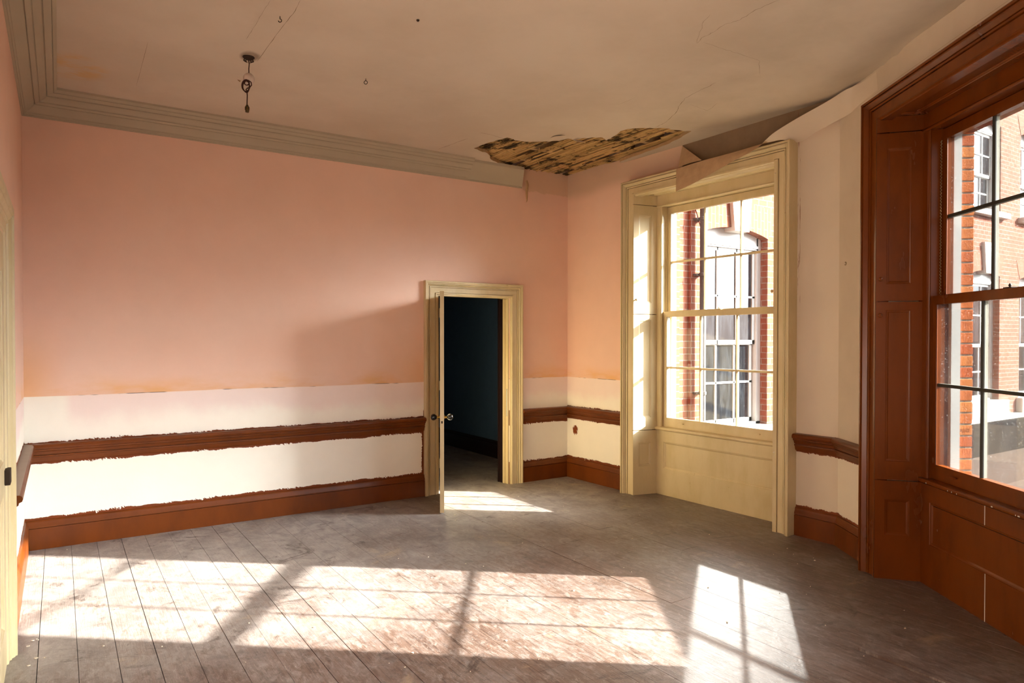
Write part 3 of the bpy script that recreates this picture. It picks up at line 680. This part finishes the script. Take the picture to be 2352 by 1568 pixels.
# ------------------------------------------------------------------ windows of the bay
arch = [(0, .11), (0, .004), (.004, 0), (.017, 0), (.0175, .018), (.0225, .018), (.023, .006), (.030, .007), (.038, .018), (.046, .030), (.0465, .046), (.0515, .046), (.052, .032), (.062, .034), (.0625, .052), (.0675, .052), (.068, .040), (.114, .042), (.1145, .054), (.119, .054), (.1195, .034), (.134, .034), (.140, .046), (.146, .048), (.146, .11)]
def build_window(name, MX, paint, bar_in, label, opts):
    w = empty(name, label, 'window', MX, kind='structure')
    H = 3.0
    link('architrave', MB().surround(arch, WU, H), paint, w, smooth=22)
    # folding shutters in the reveals, with the panels under and over them
    d = Vector((.065, .25)).normalized(); L = Vector((.065, .25)).length
    for side in (0, 1):
        o, dd = ((.150, .03), d) if side == 0 else ((WU-.215, .28), Vector((d.x, -d.y)))
        F = Matrix(((dd.x, -dd.y, 0, o[0]), (dd.y, dd.x, 0, o[1]), (0, 0, 1, 0), (0, 0, 0, 1)))
        kx = .022 if side == 0 else L-.022
        fx = (.058, L-.062) if side == 0 else (.062, L-.058)
        for (z0, z1, fl, kz, nm) in ((1.734, 2.772, (fx[0], fx[1], .105, .945), .135, 'shutter'), (.622, 1.728, (fx[0], fx[1], .115, 1.055), 1.022, 'shutter'), (0, .616, (fx[0], fx[1], .275, .500), None, 'reveal_panel'), (2.778, 2.872, None, None, 'reveal_frieze')):
            mb = MB(F @ Matrix.Translation((0, 0, z0))); mb.board(L, z1-z0, .022, [fl] if fl else [], .010, .022)
            p = link(nm, mb, paint, w)
            if kz and (opts['lower_knob'] or z0 > 1):
                mb = MB(F @ Matrix.Translation((0, 0, z0))); mb.lathe([(.006, 0), (.005, .008), (.010, .011), (.0135, .018), (.011, .026), (.002, .030)], (kx, 0, kz), (0, -1, 0), 14)
                link('shutter_knob', mb, paint, p, smooth='all')
    SM = Matrix(((1, 0, 0, .15), (0, 0, -1, .282), (0, 1, 0, 2.870), (0, 0, 0, 1)))
    mb = MB(SM); mb.board(WU-.30, .25, .014, [(.07, WU-.37, .05, .20)], .010, .02); link('soffit_panel', mb, paint, w)
    mb = MB(Matrix.Translation((.215, .28, 2.763))); mb.board(WU-.43, .108, .03); mb.M = Matrix.Identity(4)
    mb.tube([(.215, .281, 2.768), (WU-.215, .281, 2.768)], .010, 10); mb.box(.215, WU-.215, .272, .29, 2.776, 2.782); link('head_board', mb, paint, w, smooth=30)
    mb = MB(Matrix.Translation((.213, .28, 0))); mb.board(WU-.426, .618, .03, [(.092, WU-.426-.092, .255, .512)], .012, .024); ap = link('apron_panel', mb, paint, w)
    if opts['scar']:
        mb = MB(); mb.box(.806, .809, .2785, .2802, .512, .617); mb.box(.812, .8155, .2785, .2802, .0, .255)
        for k in range(7): a = random.uniform(.3, 1.4); mb.box(a, a+random.uniform(.004, .014), .2570, .2582, .628, .634)
        link('paint_scars', mb, M['putty'], ap)
    mb = MB(); sec = [(.262, .622), (.258, .628), (.257, .638), (.260, .646), (.268, .650), (.40, .655), (.40, .618), (.27, .618)]
    a = [mb.v(.213, y, z) for y, z in sec]; b = [mb.v(WU-.213, y, z) for y, z in sec]; mb.f(a[::-1]); mb.f(b)
    for i in range(len(sec)): mb.f([a[i], b[i], b[(i+1) % len(sec)], a[(i+1) % len(sec)]])
    link('window_board', mb, paint, w, smooth=30)
    # box frame
    mb = MB()
    for s in (0, 1):
        X = (lambda a, b: (a, b)) if s == 0 else (lambda a, b: (WU-b, WU-a))
        mb.box(*X(.205, .266), .285, .447, .63, 2.79); mb.box(*X(.2, .262), .280, .300, .65, 2.765); mb.box(*X(.262, .276), .3565, .3625, .65, 2.765)
        mb.tube([(X(.262, .27)[s], .292, .652), (X(.262, .27)[s], .292, 2.765)], .009, 8)
    mb.box(.21, WU-.21, .30, .447, 2.766, 2.80)
    link('box_frame', mb, paint, w, smooth=30)
    mb = MB()
    for s in (0, 1):
        X = (lambda a, b: (a, b)) if s == 0 else (lambda a, b: (WU-b, WU-a))
        mb.box(*X(.215, .296), .408, .462, .60, 2.79)
    mb.box(.215, WU-.215, .408, .462, 2.735, 2.80); link('outer_lining', mb, M['white'], w)
    mb = MB(); mb.box(.255, WU-.255, .40, .60, .585, .632, .006); link('stone_sill', mb, M['stone'], w)
    # two sashes, each three panes by two
    G0, G1 = .315, WU-.315; pw = (G1-G0)/3
    def sash(nm, t0, t1, z0, zg0, zm, zg1, z1):
        tm = (t0+t1)/2
        mb = MB(); mb.box(.268, G0, t0, t1, z0, z1); mb.box(G1, WU-.268, t0, t1, z0, z1); mb.box(G0, G1, t0, t1, z0, zg0); mb.box(G0, G1, t0, t1, zg1, z1)
        for a, b in (((G0-.004, zg0), (G0-.004, zg1)), ((G1+.004, zg0), (G1+.004, zg1))): mb.tube([(a[0], t0, a[1]), (b[0], t0, b[1])], .005, 6)
        s = link(nm, mb, paint, w, smooth=30)
        mb = MB(); mi = MB()
        bars = [('v', G0+pw*k) for k in (1, 2)]+[('h', zm)]
        for k, c in bars:
            for q, (a, b, hw) in ((mi, (t0+.004, tm, .0095)), (mb, (tm, t1-.002, .008))):
                if k == 'v': q.extrude_q(c, hw, a, b, zg0, zg1, q is mi)
                else: q.box(G0, G1, a, b, c-hw, c+hw)
        link('glazing_bars', mi, bar_in, s, smooth=30); link('bar_putty', mb, M['putty'], s)
        mb = MB(); mb.box(G0-.003, G1+.003, tm-.001, tm+.0015, zg0-.003, zg1+.003); link('glass', mb, M['glass'], s)
        return s
    lo = sash('lower_sash', .314, .352, .652, .742, 1.222, 1.705, 1.758)
    hi = sash('upper_sash', .366, .404, 1.712, 1.766, 2.232, 2.700, 2.762)
    for u in (.47, WU-.51):
        mb = MB(); mb.box(u, u+.055, .296, .314, .694, .700, .002); mb.box(u, u+.055, .296, .300, .694, .706); link('sash_lift', mb, paint, lo)
    mb = MB(); mb.box(WU/2-.03, WU/2+.03, .318, .35, 1.758, 1.766, .002); mb.lathe([(.004, 0), (.008, .012), (.003, .02)], (WU/2, .334, 1.764), (0, 0, 1), 8); link('sash_fastener', mb, M['iron'] if opts['chain'] else paint, lo)
    if opts['chain']:
        mb = MB(); n = 300
        mb.tube([(.275+.0030*math.sin(i*1.05), .352+.0030*math.cos(i*1.05), 1.765+i*(.93/n)) for i in range(n+1)], .0021, 5); link('sash_chain', mb, M['chain'], w)
    return w
def _ev(s, c, hw, a, b, z0, z1, chamfer):
    if chamfer:
        P = [(c-hw*.35, a), (c+hw*.35, a), (c+hw, a+(b-a)*.6), (c+hw, b), (c-hw, b), (c-hw, a+(b-a)*.6)]
    else: P = [(c-hw, a), (c+hw, a), (c+hw, b), (c-hw, b)]
    s.prism(P, z0, z1)
MB.extrude_q = _ev
build_window('window_1', MY, M['yellow'], M['yellow'], 'cream-painted tall sash window with shutters, under the peeling paper', dict(lower_knob=False, scar=False, chain=False))
wr_ = build_window('window_2', MR, M['brown'], M['bar_dark'], 'red-brown tall sash window with shutters at the right edge', dict(lower_knob=True, scar=True, chain=True))
# brick jamb outside the brown window, one course after another, with scratched letters
def jamb_mat():
    f = NT('jamb_bricks'); x, y, z = f.pos(); r = f.white(f.m('FLOOR', f.m('DIVIDE', z, .07)))
    c = f.mix(r, '#a2502c', '#b5713c'); n = f.noise(f.pv, 30., 4, .7); c = f.mix(f.mul(f.step(n, .45, .75), .6), c, '#8a4526')
    f.bump(f.noise(f.pv, 120., 3), .4, .004); return f.done(c, .9, .15)
mb = MB()
for k in range(9, 40): mb.box(.225, .271, .449, .552, k*.07+.005, k*.07+.065, .003)
jb = link('brick_jamb', mb, jamb_mat(), wr_)
mb = MB(); mb.box(.24, .2655, .451, .551, .63, 2.8); link('jamb_mortar', mb, plain('lime_mortar', '#8e867a', .95, .1, var=.4, scale=60), jb)
fc = bpy.data.curves.new('letters', 'FONT'); fc.body = 'CA232'; fc.size = .0285; fc.extrude = .0004; fc.offset = -.0004
to = bpy.data.objects.new('letters', fc); COL.objects.link(to); dg = bpy.context.evaluated_depsgraph_get()
lm = bpy.data.meshes.new_from_object(to.evaluated_get(dg)); bpy.data.objects.remove(to)
lo = bpy.data.objects.new('scratched_letters', lm); COL.objects.link(lo); lm.materials.append(plain('scratch', '#6a3a22', .9, .1)); lo.parent = jb
lo.matrix_local = Matrix(((0, 0, 1, .2712), (1, 0, 0, .456), (0, 1, 0, 13*.07+.024), (0, 0, 0, 1)))

# ------------------------------------------------------------------ peeling wall paper over the cream window
def wp(o, u, t_, a, b, z): q = o+u*a+t_*b; return Vector((q.x, q.y, z))
Yp = lambda a, b, z: wp(OY, UY, TY, a, b, z)
Rp = lambda a, b, z: wp(OR, UR, TR, a, b, z)
ST = [(Rp(-.02, .1085, 3.224), Rp(.0, .1085, 3.10)), (Rp(-.185, .104, 3.223), Rp(-.14, .1085, 3.095)), (Rp(-.274, .078, 3.222), Rp(-.30, .107, 3.08)), (Rp(-.337, .045, 3.215), Rp(-.40, .106, 3.07)),
      (Yp(2.104, -.005, 3.195), Yp(2.057, .106, 3.060)), (Yp(1.903, -.06, 3.117), Yp(1.832, .108, 2.99)), (Yp(1.744, -.09, 3.052), Yp(1.752, .0, 3.006)),
      (Yp(1.669, -.09, 3.014), Yp(1.668, -.03, 3.005)), (Yp(1.600, -.075, 2.982), Yp(1.605, -.035, 3.007)), (Yp(1.513, -.07, 2.954), Yp(1.557, -.03, 3.008)),
      (Yp(1.372, -.07, 2.923), Yp(1.364, -.02, 3.006)), (Yp(1.21, -.08, 2.874), Yp(1.194, -.02, 3.004)), (Yp(.995, -.085, 2.817), Yp(1.015, -.02, 3.003)), (Yp(.78, -.095, 2.772), Yp(.724, -.025, 2.99))]
def cr_(p, i, t):
    g = lambda k: p[max(0, min(len(p)-1, k))]
    a, b, c, d = g(i-1), g(i), g(i+1), g(i+2)
    return .5*((2*b)+(c-a)*t+(2*a-5*b+4*c-d)*t*t+(3*b-a-3*c+d)*t**3)
rows, fl = [], []
for i in range(len(ST)-1):
    for k in range(4):
        t = k/4; T = cr_([s[0] for s in ST], i, t); B = cr_([s[1] for s in ST], i, t); r_ = []
        for j in range(6):
            s = j/5; p = B+(T-B)*s; bul = math.sin(math.pi*s)*(.012 if i < 6 else .006)
            p = p-Vector((TY.x, TY.y, 0))*bul*(1 if i > 2 else 0 if i == 0 else .3); r_.append(tuple(p))
        rows.append(r_); fl.append(i+t)
rows.append([tuple(ST[-1][1]+(ST[-1][0]-ST[-1][1])*j/5) for j in range(6)]); fl.append(13)
def sheet(name, rows, flip, label):
    mb = MB(); n = len(rows)
    for layer in (0, 1):
        R = [[mb.v(p[0]+TY.x*.0016*layer, p[1]+TY.y*.0016*layer, p[2]) for p in r] for r in rows]
        for i in range(n-1):
            back = (fl[i] >= flip) != bool(layer)
            mb.mi = 1 if back else 0
            for j in range(len(R[i])-1): mb.f([R[i][j], R[i][j+1], R[i+1][j+1], R[i+1][j]])
    me = bpy.data.meshes.new(name); mb.bm.to_mesh(me); mb.bm.free(); me.materials.append(M['paperf']); me.materials.append(M['paperb'])
    me.polygons.foreach_set('use_smooth', [True]*len(me.polygons))
    o = bpy.data.objects.new(name, me); COL.objects.link(o); return tag(o, label, 'peeling wallpaper')
sheet('peeling_wallpaper', rows, 8.0, 'long strip of lining paper peeled off and drooping over the cream window head')
a, b_, c = Yp(.676, .105, 3.222), Yp(.705, .02, 3.012), Yp(.991, -.012, 3.012)
rows2 = []
for i in range(7):
    t = i/6; e0 = a.lerp(b_, t); e1 = a.lerp(c, t) if i else a
    rows2.append([tuple(e0.lerp(e1, s/5)-Vector((TY.x, TY.y, 0))*.02*math.sin(math.pi*s/5)*t) for s in range(6)])
fl = [0]*7
sheet('torn_paper_corner', rows2, -1, 'torn triangular corner of paper folded forward left of the drooping strip')

# strip of plaster hanging off the cornice
mb = MB(); mb.tube([(4.255, -.05, 3.13), (4.262, -.055, 3.08), (4.262, -.045, 3.02), (4.268, -.04, 2.97), (4.262, -.05, 2.925), (4.250, -.055, 2.905)], [.012, .014, .012, .010, .006, .001], 7)
tag(link('hanging_plaster', mb, M['plaster'], smooth=True), 'ragged brown shred of plaster hanging from the broken cornice end', 'plaster shred')

# ------------------------------------------------------------------ pendant flex, hooks
pe = empty('pendant_flex', 'brown coiled light flex with a white ball hanging from the ceiling', 'light flex', loc=(1.194, -1.484, CEIL))
mb = MB(); mb.lathe([(.036, .004), (.035, -.006), (.026, -.014), (.012, -.018)], (0, 0, 0), (0, 0, 1), 18)
for k in range(10):
    a = random.random()*6.28; mb.tube([(math.cos(a)*.02, math.sin(a)*.02, -.01), (math.cos(a)*.03, math.sin(a)*.028, -.026), (math.cos(a)*.012, math.sin(a)*.012, -.034)], .0022, 5)
link('ceiling_rose_stub', mb, M['iron'], pe, smooth=30)
mb = MB(); mb.tube([(0, 0, -.02), (.004, .001, -.045), (.001, 0, -.075), (.002, 0, -.105)], .0032, 7); link('upper_cord', mb, M['flex'], pe, smooth=True)
mb = MB(); mb.lathe([(.034*math.sin(math.pi*k/14)+1e-4, .037*math.cos(math.pi*k/14)) for k in range(15)], (.001, 0, -.138), (0, 0, 1), 20); link('porcelain_ball', mb, M['porcelain'], pe, smooth='all')
e1, e2 = Vector((.835, -.55, 0)), Vector((0, 0, 1)); n3 = Vector((.55, .835, 0))
pts = []
for k in range(0, 3*28+1):
    a = k/28*2*math.pi; rx = .022+.003*math.sin(k*.21); rz = .034+.004*math.sin(k*.13+1)
    pts.append(tuple(e1*(math.cos(a)*rx-.004+.002*math.sin(k*.3))+e2*(-.192+math.sin(a)*rz)-n3*(.037-.0007*(k/4))))
mb = MB(); mb.tube(pts, .0034, 6)
mb.tube([tuple(e1*x+e2*z-n3*.034) for x, z in ((-.006, -.163), (.012, -.158), (.028, -.170), (.031, -.186), (.020, -.200), (.004, -.206), (-.004, -.214), (.004, -.224))], .0034, 6)
mb.tube([tuple(e1*(math.cos(a)*.014+.0)+e2*(-.172+math.sin(a)*.013)-n3*.030) for a in [k*.35 for k in range(19)]], .0034, 6)
link('flex_coil', mb, M['flex'], pe, smooth=True)
mb = MB(); mb.tube([tuple(e1*x+e2*z-n3*.034) for x, z in ((.002, -.224), (.004, -.25), (.003, -.28), (.002, -.308))], .0034, 6); link('lower_cord', mb, M['flex'], pe, smooth=True)
mb = MB(); o = e1*.003-n3*.034
mb.lathe([(.003, -.304), (.007, -.308), (.009, -.314), (.0135, -.320), (.0135, -.336), (.011, -.340), (.010, -.352), (.006, -.353)], (o.x, o.y, 0), (0, 0, 1), 12); link('lampholder', mb, plain('tarnished_lampholder', '#4a3a18', .5, .4, .5), pe, smooth=30)
def hook(x, y, s, label, open_=False, z=CEIL):
    mb = MB(); mb.tube([(0, 0, .004), (0, 0, -.016*s)], .0022, 6)
    n = 15 if open_ else 20
    mb.tube([(e1.x*math.sin(a)*.011*s, e1.y*math.sin(a)*.011*s, -.027*s+math.cos(a)*.011*s) for a in [k/19*2*math.pi for k in range(n)]], .0022, 6)
    return tag(link('ceiling_hook', mb, M['iron'], smooth=True, loc=(x, y, z)), label, 'hook')
hook(1.214, -2.128, .8, 'rusty ceiling ring between the two long straight cracks', True); hook(1.927, -1.544, 1., 'small dark screw eye in the ceiling right of the pendant flex')
mb = MB(); mb.lathe([(.009, .002), (.007, -.004), (.002, -.007)], (0, 0, 0), (0, 0, 1), 10); tag(link('ceiling_nail', mb, M['iron'], loc=(1.853, -2.496, CEIL)), 'rusty nail head in the plain middle of the ceiling near the picture top', 'nail')
mb = MB(); p0 = Rp(-.431, .11, 2.031)
mb.tube([tuple(Vector((-TR.x*.004, -TR.y*.004, 0))+Vector((UR.x, UR.y, 0))*(math.cos(a)*.011)+Vector((0, 0, math.sin(a)*.011))) for a in [k*.32-2.6 for k in range(16)]], .002, 6)
tag(link('wall_hook', mb, plain('brass_hook', '#8d7a55', .5, .4, .5), smooth=True, loc=tuple(p0)), 'small curled hook in the beige wall between the two windows', 'hook')

# ------------------------------------------------------------------ the wing across the corner, seen through the windows
FY = -.70
wing = empty('wing_building', 'red brick wing with white sash windows outside both windows', 'building', loc=(6, FY, -3.5))
WM = Matrix.Translation((-6, -FY, 3.5))
WN = [(6.17, 7.33, .47, 2.69, .09, 'l'), (9.2, 10.3, .46, 2.55, .08, 'l'), (12.5, 13.6, .46, 2.55, .08, 'l'), (14.38, 15.48, .46, 2.55, .08, 'l'), (16.5, 17.6, .46, 2.55, .08, 'l'),
      (6.17, 7.33, 3.62, 5.08, .08, 'u'), (12.5, 13.6, 3.62, 5.08, .09, 'u'), (14.38, 15.48, 3.62, 5.08, .09, 'u'), (16.5, 17.6, 3.62, 5.08, .09, 'u')]
mb = MB(Matrix.Translation((0, 0, 0)))
mb.board(20, 11.5, .12, [], 0, 0) if False else None
xs = sorted({6.0, 24.0, *[v for q in WN for v in q[:2]]}); zs = sorted({-3.5, 8.0, *[z for q in WN for z in (q[2], q[3]+q[4])]})
for i in range(len(xs)-1):
    for j in range(len(zs)-1):
        cx, cz = (xs[i]+xs[i+1])/2, (zs[j]+zs[j+1])/2
        if any(q[0] < cx < q[1] and q[2] < cz < q[3]+q[4] for q in WN): continue
        mb.M = WM; mb.f([mb.v(xs[i], FY, zs[j]), mb.v(xs[i+1], FY, zs[j]), mb.v(xs[i+1], FY, zs[j+1]), mb.v(xs[i], FY, zs[j+1])])
mb.box(5.3, 5.995, FY+.035, FY+.3, -3.5, 8.0)
mb.box(5.3, 24, FY+.30, FY+.36, -3.5, 8.0)
mb.mi = 1
mb.f([mb.v(6, FY, -3.5), mb.v(6, FY+.05, -3.5), mb.v(6, FY+.05, 8), mb.v(6, FY, 8)])
for x0, x1, z0, zs_, r_, k in WN:
    for x in (x0, x1): mb.f([mb.v(x, FY, z0), mb.v(x, FY+.12, z0), mb.v(x, FY+.12, zs_+r_), mb.v(x, FY, zs_+r_)])
link('facade', mb, [M['brick_wing'], M['brick_wing_side']], wing)
def arc(x0, x1, z, r, n=14): return [(x0+(x1-x0)*k/n, z+r*(1-(2*k/n-1)**2)) for k in range(n+1)]
gm = brick_mat('gauged_arch_bricks', .2, 0, .065, '#b0663c', '#a85a34', '#b9a48e')
def gauged():
    f = NT('gauged_arch'); x, y, z = f.pos(); b = f.n('ShaderNodeTexBrick'); f.put(b.inputs['Vector'], f.xyz(z, x, 0.))
    b.inputs['Scale'].default_value = 1; b.inputs['Brick Width'].default_value = .2; b.inputs['Row Height'].default_value = .062; b.inputs['Mortar Size'].default_value = .0035
    f.put(b.inputs['Color1'], '#784834'); f.put(b.inputs['Color2'], '#6e402f'); f.put(b.inputs['Mortar'], '#756a60'); return f.done(b.outputs['Color'], .9, .15)
gm = gauged()
for x0, x1, z0, zs_, r_, k in WN:
    hR = .36
    lo_ = arc(x0-.002, x1+.002, zs_, r_); hi_ = arc(x0-.14, x1+.14, zs_+hR-.04, r_)
    mb = MB(WM); mb.extrude_y(lo_+hi_[::-1], FY-.006, FY+.11); 
    s = link('window_arch', mb, gm, wing)
    cx = (x0+x1)/2+.04
    mb = MB(WM); mb.extrude_y([(cx-.125, zs_+r_-.045), (cx+.125, zs_+r_-.045), (cx+.185, zs_+r_+.46), (cx-.185, zs_+r_+.46)], FY-.055, FY+.1); link('keystone', mb, M['stone'], wing)
    sh = .25 if k == 'l' else .09
    mb = MB(WM); mb.box(x0-.09, x1+.14, FY-.10, FY+.16, z0-sh, z0); link('window_sill', mb, M['stone'], wing)
    # sash window
    y0 = FY+.10; mb = MB(WM)
    mb.box(x0, x0+.075, y0, y0+.1, z0, zs_+.15); mb.box(x1-.075, x1, y0, y0+.1, z0, zs_+.15)
    zh = zs_-.13; mb.extrude_y([(x0+.05, zh), (x1-.05, zh), (x1-.05, zs_+r_+.06), (x0+.05, zs_+r_+.06)], y0, y0+.1); mb.box(x0+.05, x1-.05, y0-.012, y0, zh+.02, zh+.05)
    mb.box(x0, x1, y0, y0+.1, z0, z0+.03)
    sw = link('sash_window', mb, M['white'], wing)
    zm = z0+(zh-z0)*.475
    mb = MB(WM); mb.box(x0+.075, x1-.075, y0+.040, y0+.043, zm, zh); mb.box(x0+.075, x1-.075, y0+.065, y0+.068, z0+.03, zm); link('window_glass', mb, M['far_glass'], sw)
    mb = MB(WM)
    for (a, b, yy, ins) in ((zm-.03, zh, y0+.025, .0), (z0+.03, zm, y0+.05, .02)):
        X0, X1 = x0+.075+ins, x1-.075-ins
        mb.box(X0, X0+.045, yy, yy+.03, a, b); mb.box(X1-.045, X1, yy, yy+.03, a, b); mb.box(X0, X1, yy, yy+.03, a, a+.05); mb.box(X0, X1, yy, yy+.03, b-.04, b)
        for q in (1, 2): c = X0+(X1-X0)*q/3; mb.box(c-.011, c+.011, yy, yy+.03, a, b)
        c = (a+b)/2; mb.box(X0, X1, yy, yy+.03, c-.011, c+.011)
    link('sash_bars', mb, M['white'], sw)
    if x0 > 12 and k == 'l':
        mb = MB(WM); mb.box(x0+.09, x1-.09, y0+.082, y0+.09, z0+.03, zh); link('blind', mb, M['blind'], sw)
# drainpipe
dp = empty('drainpipe', 'black iron drainpipe on the brick wing outside the cream window', 'drainpipe', loc=(6.105, FY-.075, -3.5))
mb = MB(); mb.tube([(0, 0, 0), (0, 0, 11.4)], .034, 12); link('pipe', mb, M['lead'], dp, smooth=True)
for z in (2.2, 2.81, .9, 4.4):
    mb = MB(); mb.lathe([(.036, -.02), (.043, -.015), (.043, .015), (.036, .02)], (0, 0, z+3.5), (0, 0, 1), 12); mb.box(-.075, .04, .02, .075, z+3.49, z+3.51); link('pipe_bracket', mb, M['lead'], dp)
# low annexe under the wing's windows
mb = MB(); mb.box(8.4, 24, -.92, FY-.005, -3.5, .17); mb.mi = 1; mb.box(8.4, 24, -.95, FY-.005, .17, .205)
tag(link('parapet_wall', mb, [M['tar'], M['stone']]), 'dark stained low wall below the far windows outside the brown window', 'low wall')
mb = MB(); mb.box(8.2, 24, -2.05, -.925, -.60, -.37)
tag(link('flat_roof', mb, M['roof']), 'brown felt flat roof at the foot of the dark low wall outside', 'roof')
mb = MB(); mb.prism([(8.2, -3.6), (24, -3.6), (24, -2.06), (8.2, -2.06)], -.62, -.50)
tag(link('tiled_roof_edge', mb, M['redtile']), 'dull red tiled edge in front of the brown flat roof', 'roof')
mb = MB(); mb.box(-40, 70, -70, 20, -3.7, -3.5)
tag(link('ground', mb, M['ground']), 'courtyard ground far below the windows', 'ground', 'structure')

# buildings across the court: outside the picture, they shut off the low sky
mb = MB(); mb.box(26, 34, -48, -2.2, -3.5, 1.4); mb.extrude_y([(25.6, 1.4), (34.4, 1.4), (30, 3.0)], -48.3, -2.0)
tag(link('court_range', mb, plain('court_brick', '#7a4632', .9, .15)), 'long brick range across the courtyard, out of the picture', 'building')
